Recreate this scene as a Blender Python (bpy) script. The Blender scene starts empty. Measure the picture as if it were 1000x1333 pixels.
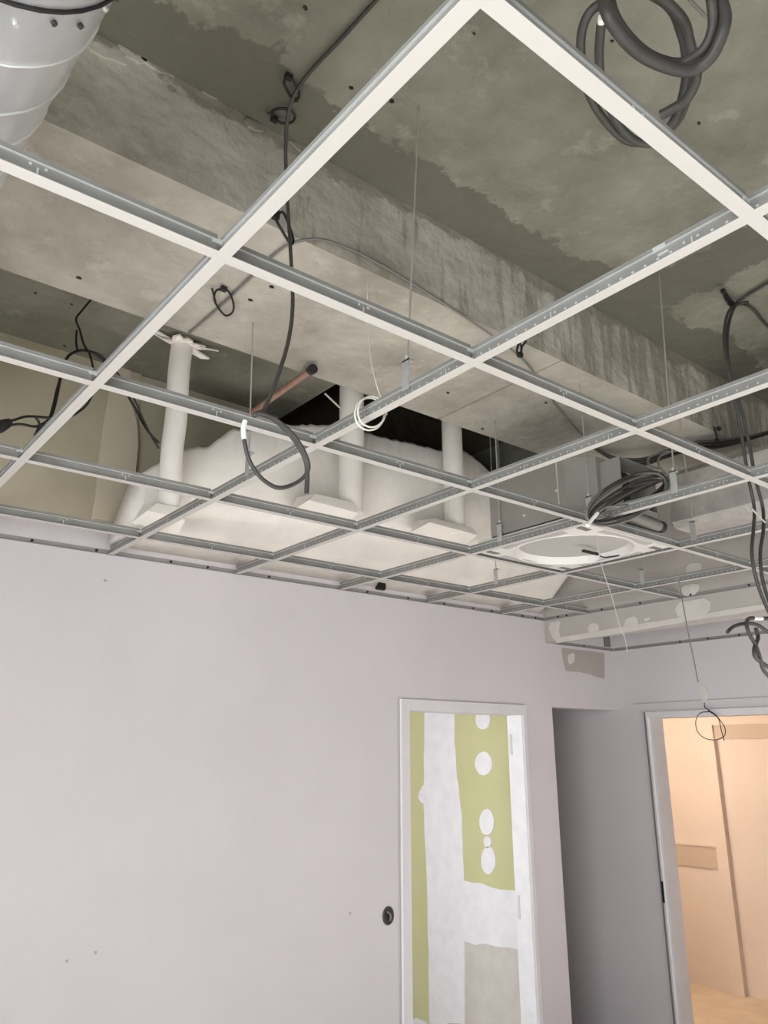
import bpy, math, random
from mathutils import Vector, Matrix
random.seed(7)
S = bpy.context.scene
COL = S.collection
# ------------------------------------------------------------------ camera, world, light
ZG = 2.63                      # underside of the suspended grid
SX, SY = 0.6, 0.6107           # grid module
CAM = Vector((-0.4904, -0.4411, 1.8299))
F = 1010.09
RT = Vector((0.7811981, -0.6242817, -0.0013831))
DN = Vector((0.1833935, 0.2316070, -0.9553664))
FW = Vector((0.5967381, 0.7460768, 0.2954202))
cd = bpy.data.cameras.new('camera')
cam = bpy.data.objects.new('camera', cd)
COL.objects.link(cam)
cd.sensor_fit = 'HORIZONTAL'
cd.sensor_width = 36.0
cd.lens = F * 36.0 / 1000.0
cd.clip_start = 0.02
cam.matrix_world = Matrix(((RT.x, -DN.x, -FW.x, CAM.x), (RT.y, -DN.y, -FW.y, CAM.y), (RT.z, -DN.z, -FW.z, CAM.z), (0, 0, 0, 1)))
S.camera = cam

w = bpy.data.worlds.new('sky')
S.world = w
w.use_nodes = True
w.node_tree.nodes['Background'].inputs[0].default_value = (0.80, 0.89, 1.0, 1)
w.node_tree.nodes['Background'].inputs[1].default_value = 1.0
S.view_settings.view_transform = 'Standard'
S.view_settings.look = 'None'
S.view_settings.gamma = 1
S.view_settings.use_curve_mapping = False
S.view_settings.exposure = 0.03


def area(name, loc, rot, sx, sy, watts, col):
    l = bpy.data.lights.new(name, 'AREA')
    l.shape = 'RECTANGLE'
    l.size, l.size_y, l.energy, l.color = sx, sy, watts, col
    o = bpy.data.objects.new(name, l)
    o.location = loc
    o.rotation_euler = rot
    COL.objects.link(o)
    return o


# lamps at invented windows behind and left of camera, and the side room's window
area('added_rear_daylight', (1.25, -3.12, 1.55), (math.radians(90), 0, 0), 5.4, 1.7, 7, (0.93, 0.96, 1.0))
area('added_left_daylight', (-2.12, -0.6, 1.55), (math.radians(90), 0, math.radians(-90)), 2.6, 1.7, 150, (0.93, 0.96, 1.0))
area('side_room_daylight', (1.12, 4.0, 1.5), (math.radians(90), 0, math.radians(-90)), 1.4, 1.8, 30, (0.97, 0.98, 1.0))
# sun added to bounce light up off the unseen floor, through the rear windows
sd = bpy.data.lights.new('sun', 'SUN')
sd.energy = 30.0
sd.angle = math.radians(.6)
sd.color = (0.965, 0.975, 1.0)
sun = bpy.data.objects.new('sun', sd)
sun.rotation_euler = Vector((0.22, 0.865, -0.455)).to_track_quat('-Z', 'Y').to_euler()
COL.objects.link(sun)


# ------------------------------------------------------------------ helpers
def at(px, py, ax, v):
    """point on the plane axis ax = v seen at a pixel of the photograph"""
    d = RT * ((px - 500) / F) + DN * ((py - 666.5) / F) + FW
    t = (v - CAM[ax]) / d[ax]
    return CAM + d * t


def lin(c):
    return tuple(((x / 255) / 12.92 if x / 255 <= .04045 else ((x / 255 + .055) / 1.055) ** 2.4) for x in c)


def mat(name, rgb, rough=.6, metal=0., rgb2=None, scale=6., bump=0., bscale=40., spec=.4, emit=None, detail=5.):
    m = bpy.data.materials.new(name)
    m.use_nodes = True
    nt = m.node_tree
    b = nt.nodes['Principled BSDF']
    b.inputs['Roughness'].default_value = rough
    b.inputs['Metallic'].default_value = metal
    b.inputs['Specular IOR Level'].default_value = spec
    b.inputs['Base Color'].default_value = (*lin(rgb), 1)
    tc = nt.nodes.new('ShaderNodeNewGeometry')
    if rgb2 is not None:
        n = nt.nodes.new('ShaderNodeTexNoise')
        n.inputs['Scale'].default_value = scale
        n.inputs['Detail'].default_value = detail
        n.inputs['Roughness'].default_value = .6
        r = nt.nodes.new('ShaderNodeValToRGB')
        r.color_ramp.elements[0].position = .32
        r.color_ramp.elements[1].position = .68
        r.color_ramp.elements[0].color = (*lin(rgb2), 1)
        r.color_ramp.elements[1].color = (*lin(rgb), 1)
        nt.links.new(tc.outputs['Position'], n.inputs['Vector'])
        nt.links.new(n.outputs['Fac'], r.inputs[0])
        nt.links.new(r.outputs[0], b.inputs['Base Color'])
    if bump:
        n2 = nt.nodes.new('ShaderNodeTexNoise')
        n2.inputs['Scale'].default_value = bscale
        n2.inputs['Detail'].default_value = 6
        bp = nt.nodes.new('ShaderNodeBump')
        bp.inputs['Strength'].default_value = bump
        bp.inputs['Distance'].default_value = .02
        nt.links.new(tc.outputs['Position'], n2.inputs['Vector'])
        nt.links.new(n2.outputs['Fac'], bp.inputs['Height'])
        nt.links.new(bp.outputs[0], b.inputs['Normal'])
    if emit:
        b.inputs['Emission Color'].default_value = (*lin(rgb), 1)
        b.inputs['Emission Strength'].default_value = emit
    return m


def concrete(name, base, dark, light, bands=None, streaks=False):
    """mottled cast concrete; bands = list of (axis, centre, half width) of smooth dark formwork joints"""
    m = mat(name, base, .85, 0, dark, 3.2, .55, 16., .25, detail=9)
    nt = m.node_tree
    L = nt.links.new
    N = nt.nodes.new
    b = nt.nodes['Principled BSDF']
    src = b.inputs['Base Color'].links[0].from_socket
    src.node.color_ramp.elements[0].position = .18
    src.node.color_ramp.elements[1].position = .66
    geo = next(n for n in nt.nodes if n.type == 'NEW_GEOMETRY')
    # pale laitance blotches
    n = N('ShaderNodeTexNoise')
    n.inputs['Scale'].default_value = 9
    n.inputs['Detail'].default_value = 10
    n.inputs['Roughness'].default_value = .7
    L(geo.outputs['Position'], n.inputs['Vector'])
    r = N('ShaderNodeValToRGB')
    r.color_ramp.elements[0].position = .56
    r.color_ramp.elements[1].position = .74
    r.color_ramp.elements[0].color = (0, 0, 0, 1)
    r.color_ramp.elements[1].color = (.55, .55, .55, 1)
    L(n.outputs['Fac'], r.inputs[0])
    mx = N('ShaderNodeMixRGB')
    mx.inputs[2].default_value = (*lin(light), 1)
    L(r.outputs[0], mx.inputs[0])
    L(src, mx.inputs[1])
    out = mx.outputs[0]
    if streaks:
        mp = N('ShaderNodeMapping')
        mp.inputs['Scale'].default_value = (9, 9, 1.3)
        n3 = N('ShaderNodeTexNoise')
        n3.inputs['Scale'].default_value = 2.0
        n3.inputs['Detail'].default_value = 8
        n3.inputs['Roughness'].default_value = .65
        L(geo.outputs['Position'], mp.inputs[0])
        L(mp.outputs[0], n3.inputs['Vector'])
        # more staining towards +X end of the beam
        sep = N('ShaderNodeSeparateXYZ')
        L(geo.outputs['Position'], sep.inputs[0])
        mr = N('ShaderNodeMapRange')
        mr.inputs[1].default_value = .2
        mr.inputs[2].default_value = 1.9
        mr.inputs[3].default_value = -.16
        mr.inputs[4].default_value = .03
        L(sep.outputs[0], mr.inputs[0])
        ad = N('ShaderNodeMath')
        L(n3.outputs['Fac'], ad.inputs[0])
        L(mr.outputs[0], ad.inputs[1])
        r3 = N('ShaderNodeValToRGB')
        r3.color_ramp.elements[0].position = .47
        r3.color_ramp.elements[1].position = .56
        r3.color_ramp.elements[0].color = (0, 0, 0, 1)
        r3.color_ramp.elements[1].color = (.75, .75, .75, 1)
        L(ad.outputs[0], r3.inputs[0])
        sn = N('ShaderNodeSeparateXYZ')
        L(geo.outputs['True Normal'], sn.inputs[0])
        an = N('ShaderNodeMath'); an.operation = 'ABSOLUTE'
        L(sn.outputs[1], an.inputs[0])
        mu = N('ShaderNodeMath'); mu.operation = 'MULTIPLY'
        L(r3.outputs[0], mu.inputs[0]); L(an.outputs[0], mu.inputs[1])
        m3 = N('ShaderNodeMixRGB')
        m3.inputs[2].default_value = (*lin(dark), 1)
        L(mu.outputs[0], m3.inputs[0])
        L(out, m3.inputs[1])
        out = m3.outputs[0]
    if bands:
        sep = N('ShaderNodeSeparateXYZ')
        L(geo.outputs['Position'], sep.inputs[0])
        nn = N('ShaderNodeTexNoise')
        nn.inputs['Scale'].default_value = 5
        nn.inputs['Detail'].default_value = 9
        nn.inputs['Roughness'].default_value = .68
        L(geo.outputs['Position'], nn.inputs['Vector'])
        acc = None
        for ax, c, hw, jag in bands:
            sb = N('ShaderNodeMath'); sb.operation = 'SUBTRACT'; sb.inputs[1].default_value = c
            L(sep.outputs[ax], sb.inputs[0])
            ab = N('ShaderNodeMath'); ab.operation = 'ABSOLUTE'
            L(sb.outputs[0], ab.inputs[0])
            ml = N('ShaderNodeMath'); ml.operation = 'MULTIPLY_ADD'; ml.inputs[1].default_value = jag; ml.inputs[2].default_value = -jag * .5
            L(nn.outputs['Fac'], ml.inputs[0])
            ad = N('ShaderNodeMath')
            L(ab.outputs[0], ad.inputs[0]); L(ml.outputs[0], ad.inputs[1])
            mr = N('ShaderNodeMapRange')
            mr.inputs[1].default_value = hw + .006; mr.inputs[2].default_value = hw - .006
            mr.inputs[3].default_value = 0; mr.inputs[4].default_value = .8
            L(ad.outputs[0], mr.inputs[0])
            if acc is None:
                acc = mr.outputs[0]
            else:
                mxx = N('ShaderNodeMath'); mxx.operation = 'MAXIMUM'
                L(acc, mxx.inputs[0]); L(mr.outputs[0], mxx.inputs[1])
                acc = mxx.outputs[0]
        mb = N('ShaderNodeMixRGB')
        mb.inputs[2].default_value = (*lin(dark), 1)
        L(acc, mb.inputs[0]); L(out, mb.inputs[1])
        out = mb.outputs[0]
    L(out, b.inputs['Base Color'])
    return m


class MB:
    """collects geometry in world coordinates and links it as one mesh object"""

    def __init__(s):
        s.v, s.f, s.sm = [], [], []

    def add(s, vs, fs, smooth=False):
        o = len(s.v)
        s.v += [Vector(p) for p in vs]
        s.f += [[i + o for i in f] for f in fs]
        s.sm += [smooth] * len(fs)
        return s

    def box(s, x0, x1, y0, y1, z0, z1):
        x0, x1 = sorted((x0, x1)); y0, y1 = sorted((y0, y1)); z0, z1 = sorted((z0, z1))
        return s.add([(x0, y0, z0), (x1, y0, z0), (x1, y1, z0), (x0, y1, z0), (x0, y0, z1), (x1, y0, z1), (x1, y1, z1), (x0, y1, z1)],
                     [(0, 3, 2, 1), (4, 5, 6, 7), (0, 1, 5, 4), (1, 2, 6, 5), (2, 3, 7, 6), (3, 0, 4, 7)])

    def prism(s, pts, ax, a, b, smooth=False):
        """polygon pts (2-D, in the two other axes in order) extruded along axis ax from a to b"""
        n = len(pts)

        def p(q, t):
            l = list(q)
            l.insert(ax, t)
            return l
        vs = [p(q, a) for q in pts] + [p(q, b) for q in pts]
        s.add(vs, [list(range(n))[::-1], list(range(n, 2 * n))])
        o = len(s.v) - 2 * n
        for i in range(n):
            j = (i + 1) % n
            s.f.append([o + i, o + j, o + n + j, o + n + i])
            s.sm.append(smooth)
        return s

    def tube(s, pts, r, n=8, closed=False, sub=5, radii=None):
        P = [Vector(p) for p in pts]
        if sub > 1 and len(P) > 2:
            Q, RR = [], []
            m = len(P)
            seg = m if closed else m - 1
            for i in range(seg):
                g = lambda k: P[k % m] if closed else P[min(max(k, 0), m - 1)]
                h = lambda k: radii[min(max(k, 0), m - 1)] if radii else r
                a, b, c, d = g(i - 1), g(i), g(i + 1), g(i + 2)
                for k in range(sub):
                    t = k / sub
                    Q.append(.5 * (2 * b + (c - a) * t + (2 * a - 5 * b + 4 * c - d) * t * t + (3 * b - a - 3 * c + d) * t ** 3))
                    RR.append(h(i) * (1 - t) + h(i + 1) * t)
            if not closed:
                Q.append(P[-1]); RR.append(radii[-1] if radii else r)
            P = Q
        else:
            RR = radii or [r] * len(P)
        m = len(P)
        up = None
        vs, fs = [], []
        for i in range(m):
            a = P[i - 1] if (closed or i > 0) else P[i]
            b = P[(i + 1) % m] if (closed or i < m - 1) else P[i]
            t = (b - a)
            t = t.normalized() if t.length > 1e-9 else Vector((0, 0, 1))
            if up is None:
                up = t.orthogonal().normalized()
            else:
                up = (up - t * up.dot(t))
                up = up.normalized() if up.length > 1e-6 else t.orthogonal().normalized()
            sd = t.cross(up)
            for k in range(n):
                an = 2 * math.pi * k / n
                vs.append(P[i] + (up * math.cos(an) + sd * math.sin(an)) * RR[i])
        for i in range(m if closed else m - 1):
            j = (i + 1) % m
            for k in range(n):
                l = (k + 1) % n
                fs.append((i * n + k, i * n + l, j * n + l, j * n + k))
        s.add(vs, fs, True)
        if not closed:
            s.add([vs[k] for k in range(n)], [list(range(n))[::-1]])
            s.add([vs[(m - 1) * n + k] for k in range(n)], [list(range(n))])
        return s

    def blob(s, outline, ax, plane, th, n=None):
        """flat patch with an irregular outline lying proud of plane on axis ax by th"""
        a, b = sorted((plane, plane + th))
        return s.prism(outline, ax, a, b)

    def build(s, name, m, parent=None, origin=None, kind=None):
        me = bpy.data.meshes.new(name)
        if parent is not None:
            org = parent['_o']
            org = Vector(org)
        elif origin is not None:
            org = Vector(origin)
        else:
            xs = [p.x for p in s.v]; ys = [p.y for p in s.v]; zs = [p.z for p in s.v]
            org = Vector(((min(xs) + max(xs)) / 2, (min(ys) + max(ys)) / 2, min(zs)))
        me.from_pydata([p - org for p in s.v], [], s.f)
        me.polygons.foreach_set('use_smooth', s.sm)
        me.materials.append(m)
        me.validate()
        me.update()
        o = bpy.data.objects.new(name, me)
        COL.objects.link(o)
        o['_o'] = list(org)
        if parent is not None:
            o.parent = parent
        else:
            o.location = org
        if kind:
            o['kind'] = kind
        ROOTS.append(o)
        return o


ROOTS = []


def tag(o, label, cat, group=None):
    o['label'] = label
    o['category'] = cat
    if group:
        o['group'] = group
    return o


def thing(name, label, cat, loc, group=None):
    o = bpy.data.objects.new(name, None)
    o.empty_display_size = .05
    COL.objects.link(o)
    o.location = loc
    o['_o'] = list(loc)
    ROOTS.append(o)
    return tag(o, label, cat, group)


def struct(name, mb, m):
    return mb.build(name, m, origin=(0, 0, 0), kind='structure')


def ragged(pts, amp, sub=4):
    """densify a closed 2-D outline and roughen it"""
    out = []
    n = len(pts)
    for i in range(n):
        a, b = pts[i], pts[(i + 1) % n]
        for k in range(sub):
            t = k / sub
            out.append((a[0] + (b[0] - a[0]) * t + random.uniform(-amp, amp), a[1] + (b[1] - a[1]) * t + random.uniform(-amp, amp)))
    return out


def ell(cx, cy, rx, ry, n=14, amp=0.0, top=1.0):
    return [(cx + rx * math.cos(2 * math.pi * k / n) * (1 + random.uniform(-amp, amp)), cy + ry * math.sin(2 * math.pi * k / n) * (1 + random.uniform(-amp, amp))) for k in range(n)]


# ------------------------------------------------------------------ materials
M = dict(
    paint=mat('white_wall_paint', (197, 190, 191), .75, 0, (192, 185, 186), 2., .06, 90.),
    bulk=mat('jointed_plasterboard', (176, 171, 164), .8, 0, (170, 164, 157), 4.),
    filler=mat('joint_filler', (204, 198, 190), .8, 0, (194, 188, 180), 10., .15, 60.),
    board=mat('raw_plasterboard', (178, 170, 148), .85, 0, (166, 158, 134), 2.5),
    board_dark=mat('dark_raw_plasterboard', (168, 160, 152), .85, 0, (160, 152, 144), 5.),
    plaster=mat('rough_white_plaster', (240, 235, 226), .85, 0, (230, 224, 214), 5., .2, 14.),
    strip=mat('tinted_filler', (198, 188, 166), .85, 0, (188, 178, 156), 6.),
    green=mat('green_plasterboard', (196, 194, 148), .8, 0, (190, 188, 140), 4.),
    frame=mat('door_frame_paint', (206, 202, 202), .5, 0, (200, 196, 196), 8.),
    reveal=mat('white_door_lining', (232, 230, 232), .45, 0, (222, 220, 222), 12.),
    floor=mat('dusty_screed', (200, 196, 190), .9, 0, (180, 175, 168), 3., .2, 30.),
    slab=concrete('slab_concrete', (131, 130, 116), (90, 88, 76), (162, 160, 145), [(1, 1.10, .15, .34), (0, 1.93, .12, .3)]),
    beam=concrete('beam_concrete', (178, 173, 160), (126, 121, 108), (198, 193, 180), [(2, 3.5, .035, .26)], True),
    olive=concrete('void_concrete', (100, 92, 76), (84, 77, 62), (128, 120, 100)),
    dark=mat('unlit_black', (30, 27, 23), .9),  # near-black colour stands in for missing light in hollow spaces
    galv=mat('galvanised_steel', (190, 192, 188), .38, .5, (170, 172, 168), 30.),
    galv_l=mat('bright_zinc', (214, 217, 214), .3, .5),
    web=mat('tee_web_steel', (146, 145, 140), .45, .35, (134, 133, 128), 14.),
    cap=mat('white_tee_cap', (181, 178, 171), .4),
    angle=mat('wall_angle_steel', (150, 146, 142), .5, .3),
    rivet=mat('black_rivet', (26, 24, 24), .5),
    cable=mat('dark_grey_cable', (66, 64, 60), .5, 0, (56, 54, 50), 40.),
    cable_l=mat('grey_cable', (112, 109, 102), .45),
    black=mat('black_plastic', (30, 28, 25), .45),
    white=mat('white_plastic', (232, 230, 224), .4),
    wire=mat('off_white_wire', (206, 204, 190), .45),
    cable_p=mat('pale_grey_string', (172, 169, 162), .6),
    rod=mat('threaded_zinc_rod', (182, 180, 172), .4, .6),
    copper=mat('dusty_copper', (176, 140, 122), .5, .35, (150, 116, 98), 20.),
    duct=mat('spiral_duct_zinc', (214, 215, 216), .3, .65, (192, 194, 195), 5.),
    foil=mat('foil_duct', (222, 218, 212), .3, .55, (184, 181, 177), 7., .5, 9.),
    cass=mat('cassette_white', (206, 203, 197), .5),
    cass_in=mat('cassette_recess', (168, 165, 160), .6),
    cass_m=mat('cassette_sheet_steel', (158, 155, 148), .5, .35, (148, 145, 138), 7.),
    blue=mat('blue_terminal', (58, 72, 120), .5),
    warm=mat('warm_room_paint', (226, 212, 198), .8, 0, (220, 205, 190), 2.),
    warm_d=mat('warm_room_band', (196, 180, 160), .8),
    warm_f=mat('warm_room_floor', (226, 210, 186), .9, 0, (210, 192, 166), 4.),
    bulb=mat('lamp_bulb', (255, 206, 150), .4, emit=6.),
    glass=mat('window_frame_grey', (150, 152, 154), .5),
)

# ------------------------------------------------------------------ setting
YW, XR, XB = 2.785, 4.11, 3.40          # front wall, right wall, bulkhead face
ZL = 2.49                               # lower soffit level
ZS, ZB, YB0, YB1 = 3.5, 3.19, 1.135, 1.80
XL, YK = -2.2, -3.2
DX0, DX1, DZ = 2.19, 3.172, 2.097
struct('floor', MB().box(XL - .1, XR + .1, YK - .1, 5.2, -.1, 0), M['floor'])
SX0, SX1, SY0, SY1 = 1.42, 2.95, 2.30, 3.25         # added riser shaft through the slab, keeps the opening behind the pipes black
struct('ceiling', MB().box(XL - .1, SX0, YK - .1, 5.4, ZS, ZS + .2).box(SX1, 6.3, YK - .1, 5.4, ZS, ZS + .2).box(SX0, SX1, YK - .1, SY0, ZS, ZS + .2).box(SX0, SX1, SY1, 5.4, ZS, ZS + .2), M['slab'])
struct('wall_added_shaft', MB().box(SX0 - .1, SX0, SY0, SY1, ZS + .2, 5.6).box(SX1, SX1 + .1, SY0, SY1, ZS + .2, 5.6).box(SX0 - .1, SX1 + .1, SY0 - .1, SY0, ZS + .2, 5.6).box(SX0 - .1, SX1 + .1, SY1, SY1 + .1, ZS + .2, 5.6).box(SX0 - .1, SX1 + .1, SY0 - .1, SY1 + .1, 5.6, 5.7), M['olive'])
wf = MB()
wf.box(XL, DX0, YW, YW + .10, 0, 2.76)
wf.box(DX0, DX1, YW, YW + .10, DZ, 2.76)
wf.box(DX1, 3.424, YW, YW + .10, 0, 2.76)
wf.box(3.424, XR, YW, YW + .10, 2.095, 2.76)
wall_front = struct('wall_front', wf, M['paint'])
struct('wall_front_upper', MB().box(XL, .66, YW + .004, YW + .10, 2.76, ZS), M['board'])
struct('wall_front_corner', MB().box(3.42, XR, YW + .004, YW + .1, 2.76, ZS), M['plaster'])
RD0, RD1 = 2.585, 1.60
wr = MB()
wr.box(XR, XR + .10, RD0, 5.0, 0, 2.9).box(XR, XR + .10, RD1, RD0, 2.075, 2.9).box(XR, XR + .10, YK, RD1, 0, 2.9)
wall_right = struct('wall_right', wr, M['paint'])
bulk = struct('wall_bulkhead', MB().box(XB, XB + .075, YK, YW, ZL, ZS), M['bulk'])
# unseen walls behind and left of the camera, windows invented to light the room
wk = MB()
wk.box(XL, -1.5, YK - .1, YK, 0, ZS).box(4.0, XR, YK - .1, YK, 0, ZS).box(-1.5, 4.0, YK - .1, YK, 0, .65).box(-1.5, 4.0, YK - .1, YK, 2.45, ZS)
struct('wall_back', wk, M['paint'])
wl = MB()
wl.box(XL - .1, XL, YK, -2.0, 0, ZS).box(XL - .1, XL, .8, 5.0, 0, ZS).box(XL - .1, XL, -2.0, .8, 0, .65).box(XL - .1, XL, -2.0, .8, 2.45, ZS)
struct('wall_left', wl, M['paint'])
fr = MB()
for a in (-1.5, .33, 2.16, 3.94):
    fr.box(a, a + .06, YK - .09, YK - .04, .65, 2.45)
fr.box(-1.5, 4.0, YK - .09, YK - .04, .65, .71).box(-1.5, 4.0, YK - .09, YK - .04, 2.39, 2.45)
struct('added_window_1', fr, M['glass'])
fr = MB()
for a in (-2.0, -.63, .74):
    fr.box(XL - .09, XL - .04, a, a + .06, .65, 2.45)
fr.box(XL - .09, XL - .04, -2., .8, .65, .71).box(XL - .09, XL - .04, -2., .8, 2.39, 2.45)
struct('added_window_2', fr, M['glass'])

# concrete beam with recessed formwork joints on its underside
joints = [-.55, 1.365, 1.60, 2.35, 3.0]
prof = [(XL, ZB)]
for j in joints:
    d = .0045
    prof += [(j - d, ZB), (j - .002, ZB + .016), (j + .002, ZB + .016), (j + d, ZB)]
prof += [(XB, ZB), (XB, ZS), (XL, ZS)]
beam = struct('ceiling_beam', MB().prism(prof, 1, YB0, YB1), M['beam'])
holes = [at(583, 511, 2, ZB), at(711, 524, 2, ZB), at(326, 390, 2, ZB), at(354, 373, 2, ZB), at(628, 558, 2, ZB), at(103, 361, 2, ZB)]
for h in holes:
    MB().prism(ell(h.x, h.y, .008, .006, 9, .25), 2, ZB - .003, ZB + .002).build('anchor_hole', M['black'], beam)
sl = bpy.data.objects['ceiling']
for px, py, r in ((910, 160, .010), (617, 43, .008), (457, 114, .012), (398, 10, .012), (797, 53, .008), (510, 131, .014), (46, 381, .010), (93, 396, .010), (84, 450, .012), (155, 505, .008)):
    h = at(px, py, 2, ZS)
    MB().prism(ell(h.x, h.y, r * .55, r * .4, 9, .3), 2, ZS - .003, ZS + .002).build('anchor_hole', M['black'], sl)
# broken grout lumps along the slab and beam joint
for px, py, a, b in ((135, 65, .05, .02), (175, 72, .04, .02), (205, 85, .05, .018), (270, 120, .05, .012), (300, 135, .05, .012), (330, 165, .035, .012), (395, 195, .035, .014)):
    h = at(px, py, 1, YB0)
    MB().prism(ell(h.x, h.z, a, b, 12, .35), 1, YB0 - .006, YB0 + .002).build('grout_lump', M['beam'], beam)

# void behind the front wall, and the white plaster mass that closes part of it
struct('wall_void', MB().box(.66, 1.40, YW + .02, YW + .10, 2.77, ZS), M['board'])
struct('wall_sky_stop', MB().box(XL - .1, 6.3, 5.2, 5.3, 0, ZS).box(6.2, 6.3, YK, 5.2, 2.6, ZS), M['dark'])  # added unseen wall shutting out sky light, coloured near black as if unlit

# right-hand wall: patches of filler on the bulkhead
def patch(parent, pix, ax, plane, th, m, amp=.004, sub=3, name='filler_patch', rnd=1):
    for _ in range(rnd):
        pix = [p for a, b in zip(pix, pix[1:] + pix[:1]) for p in ((a[0] * .75 + b[0] * .25, a[1] * .75 + b[1] * .25), (a[0] * .25 + b[0] * .75, a[1] * .25 + b[1] * .75))]
    if rnd:
        sub = max(1, sub // 2)
        amp *= .6
    q = [at(x, y, ax, plane) for x, y in pix]
    idx = [k for k in range(3) if k != ax]
    MB().blob(ragged([(p[idx[0]], p[idx[1]]) for p in q], amp, sub), ax, plane, th).build(name, m, parent)

patch(bulk, [(712, 812), (731, 808), (727, 820), (730, 830), (722, 836)], 0, XB, -.002, M['filler'])
patch(bulk, [(726, 830), (800, 818), (900, 801), (1003, 785), (1003, 792), (900, 808), (800, 826), (724, 837)], 0, XB, -.0022, M['filler'], .002, 6, 'filler_patch', 0)
patch(bulk, [(765, 813), (779, 811), (781, 822), (767, 825)], 0, XB, -.003, M['filler'])
patch(bulk, [(815, 805), (829, 801), (832, 815), (812, 819)], 0, XB, -.003, M['filler'])
patch(bulk, [(879, 790), (888, 783), (926, 777), (924, 800), (900, 806), (883, 805)], 0, XB, -.003, M['filler'])
patch(bulk, [(886, 764), (909, 758), (911, 768), (903, 776), (890, 776)], 0, XB, -.003, M['filler'])
patch(bulk, [(893, 735), (913, 731), (914, 742), (905, 750), (894, 750)], 0, XB, -.003, M['filler'])
patch(bulk, [(838, 806), (846, 803), (846, 807), (840, 809)], 0, XB, -.003, M['filler'], .001)
patch(wall_front, [(731, 843), (787, 850), (787, 884), (762, 876), (736, 873), (733, 858)], 1, YW, -.0015, M['board_dark'], .003, 3, 'bare_board_patch', 0)
patch(wall_front, [(738, 853), (748, 849), (748, 862), (740, 866)], 1, YW, -.003, M['filler'], .003, 3)
for q in ((87, 1251), (124, 1240), (456, 1189), (137, 756)):
    h = at(*q, 1, YW)
    MB().prism(ell(h.x, h.z, .007, .006, 8, .4), 1, YW - .002, YW + .002).build('chipped_mark', M['board_dark'], wall_front)

# door frames
d1 = MB()
d1.box(DX0, DX0 + .062, YW - .012, YW + .12, 0, DZ).box(DX1 - .028, DX1, YW - .012, YW + .12, 0, DZ).box(DX0 + .062, DX1 - .028, YW - .012, YW + .12, DZ - .058, DZ)
door1 = struct('door_1', d1, M['frame'])
MB().box(DX1 - .032, DX1 - .028, YW + .004, YW + .118, 0, DZ - .058).build('jamb_lining', M['reveal'], door1)
MB().box(DX0 - .006, DX0 + .004, YW - .016, YW - .012, 0, DZ).build('frame_edge', M['reveal'], door1)
for z in (1.93, 1.05):
    MB().box(DX1 - .036, DX1 - .032, YW + .085, YW + .10, z - .12, z).build('hinge_pocket', M['frame'], door1)
d2 = MB()
d2.box(XR - .012, XR + .12, RD0 - .05, RD0, 0, 2.075).box(XR - .012, XR + .12, RD1, RD1 + .05, 0, 2.075).box(XR - .012, XR + .12, RD1 + .05, RD0 - .05, 2.035, 2.075)
door2 = struct('door_2', d2, M['frame'])
MB().box(XR - .017, XR - .012, RD0 - .012, RD0 - .002, 0, 2.075).build('frame_edge', M['cable_l'], door2)
MB().box(XR - .018, XR - .012, RD0 - .034, RD0 - .026, 0, 2.04).build('sealing_bead', M['reveal'], door2)
hp = at(860, 1160, 0, XR)
MB().box(XR - .02, XR - .012, RD0 - .024, RD0 - .012, hp.z - .06, hp.z + .06).build('strike_plate', M['black'], door2)
MB().box(XR - .003, XR, 1.5, RD0 + .08, 2.13, 2.134).build('shadow_line', M['board_dark'], wall_right)

# side room behind the left doorway
wg = struct('wall_side_room', MB().box(3.27, 3.34, YW + .10, 5.0, 0, 2.6), M['green'])
struct('wall_passage', MB().box(3.34, 3.424, YW + .10, 5.0, 0, 2.6), M['paint'])
struct('wall_side_far', MB().box(.9, XR, 5.0, 5.1, 0, 2.9), M['paint'])
sw = MB()
sw.box(.95, 1.05, YW + .10, 3.3, 0, 2.6).box(.95, 1.05, 4.7, 5.0, 0, 2.6).box(.95, 1.05, 3.3, 4.7, 0, .6).box(.95, 1.05, 3.3, 4.7, 2.4, 2.6)
struct('wall_side_window', sw, M['paint'])
struct('ceiling_side_room', MB().box(.95, XR, YW + .10, 5.0, 2.6, 2.66), M['paint'])


def gp(pix, name='filler_band', m='reveal', amp=.005, sub=5, th=-.002):
    patch(wg, pix, 0, 3.27, th, M[m], amp, sub, name, 0 if name == 'filler_band' else 1)


gp([(553, 920), (591, 920), (594, 1000), (602, 1062), (604, 1146), (606, 1333), (560, 1333), (557, 1180), (552, 1060), (552, 1000)])
gp([(603, 1146), (680, 1163), (700, 1240), (603, 1226)], 'filler_band', 'reveal', .008, 6, -.0025)
gp([(602, 1215), (710, 1235), (715, 1345), (602, 1345)], 'filler_band', 'filler', .006, 4, -.0015)
for cx, cy, rx, ry in ((629, 937, 10, 13), (630, 994, 12, 16), (634, 1070, 10, 18), (636, 1120, 10, 19), (635, 1096, 5, 8)):
    gp([(cx + rx * math.cos(a * .7), cy + ry * math.sin(a * .7)) for a in range(9)], 'filler_spot', 'reveal', .003, 2, -.003)
gp([(544, 1036), (553, 1018), (556, 1045), (549, 1046)], 'filler_spot', 'reveal', .002, 2, -.003)
gp([(536, 1322), (560, 1333), (560, 1350), (536, 1350)], 'filler_spot', 'reveal', .002, 2)

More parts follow.
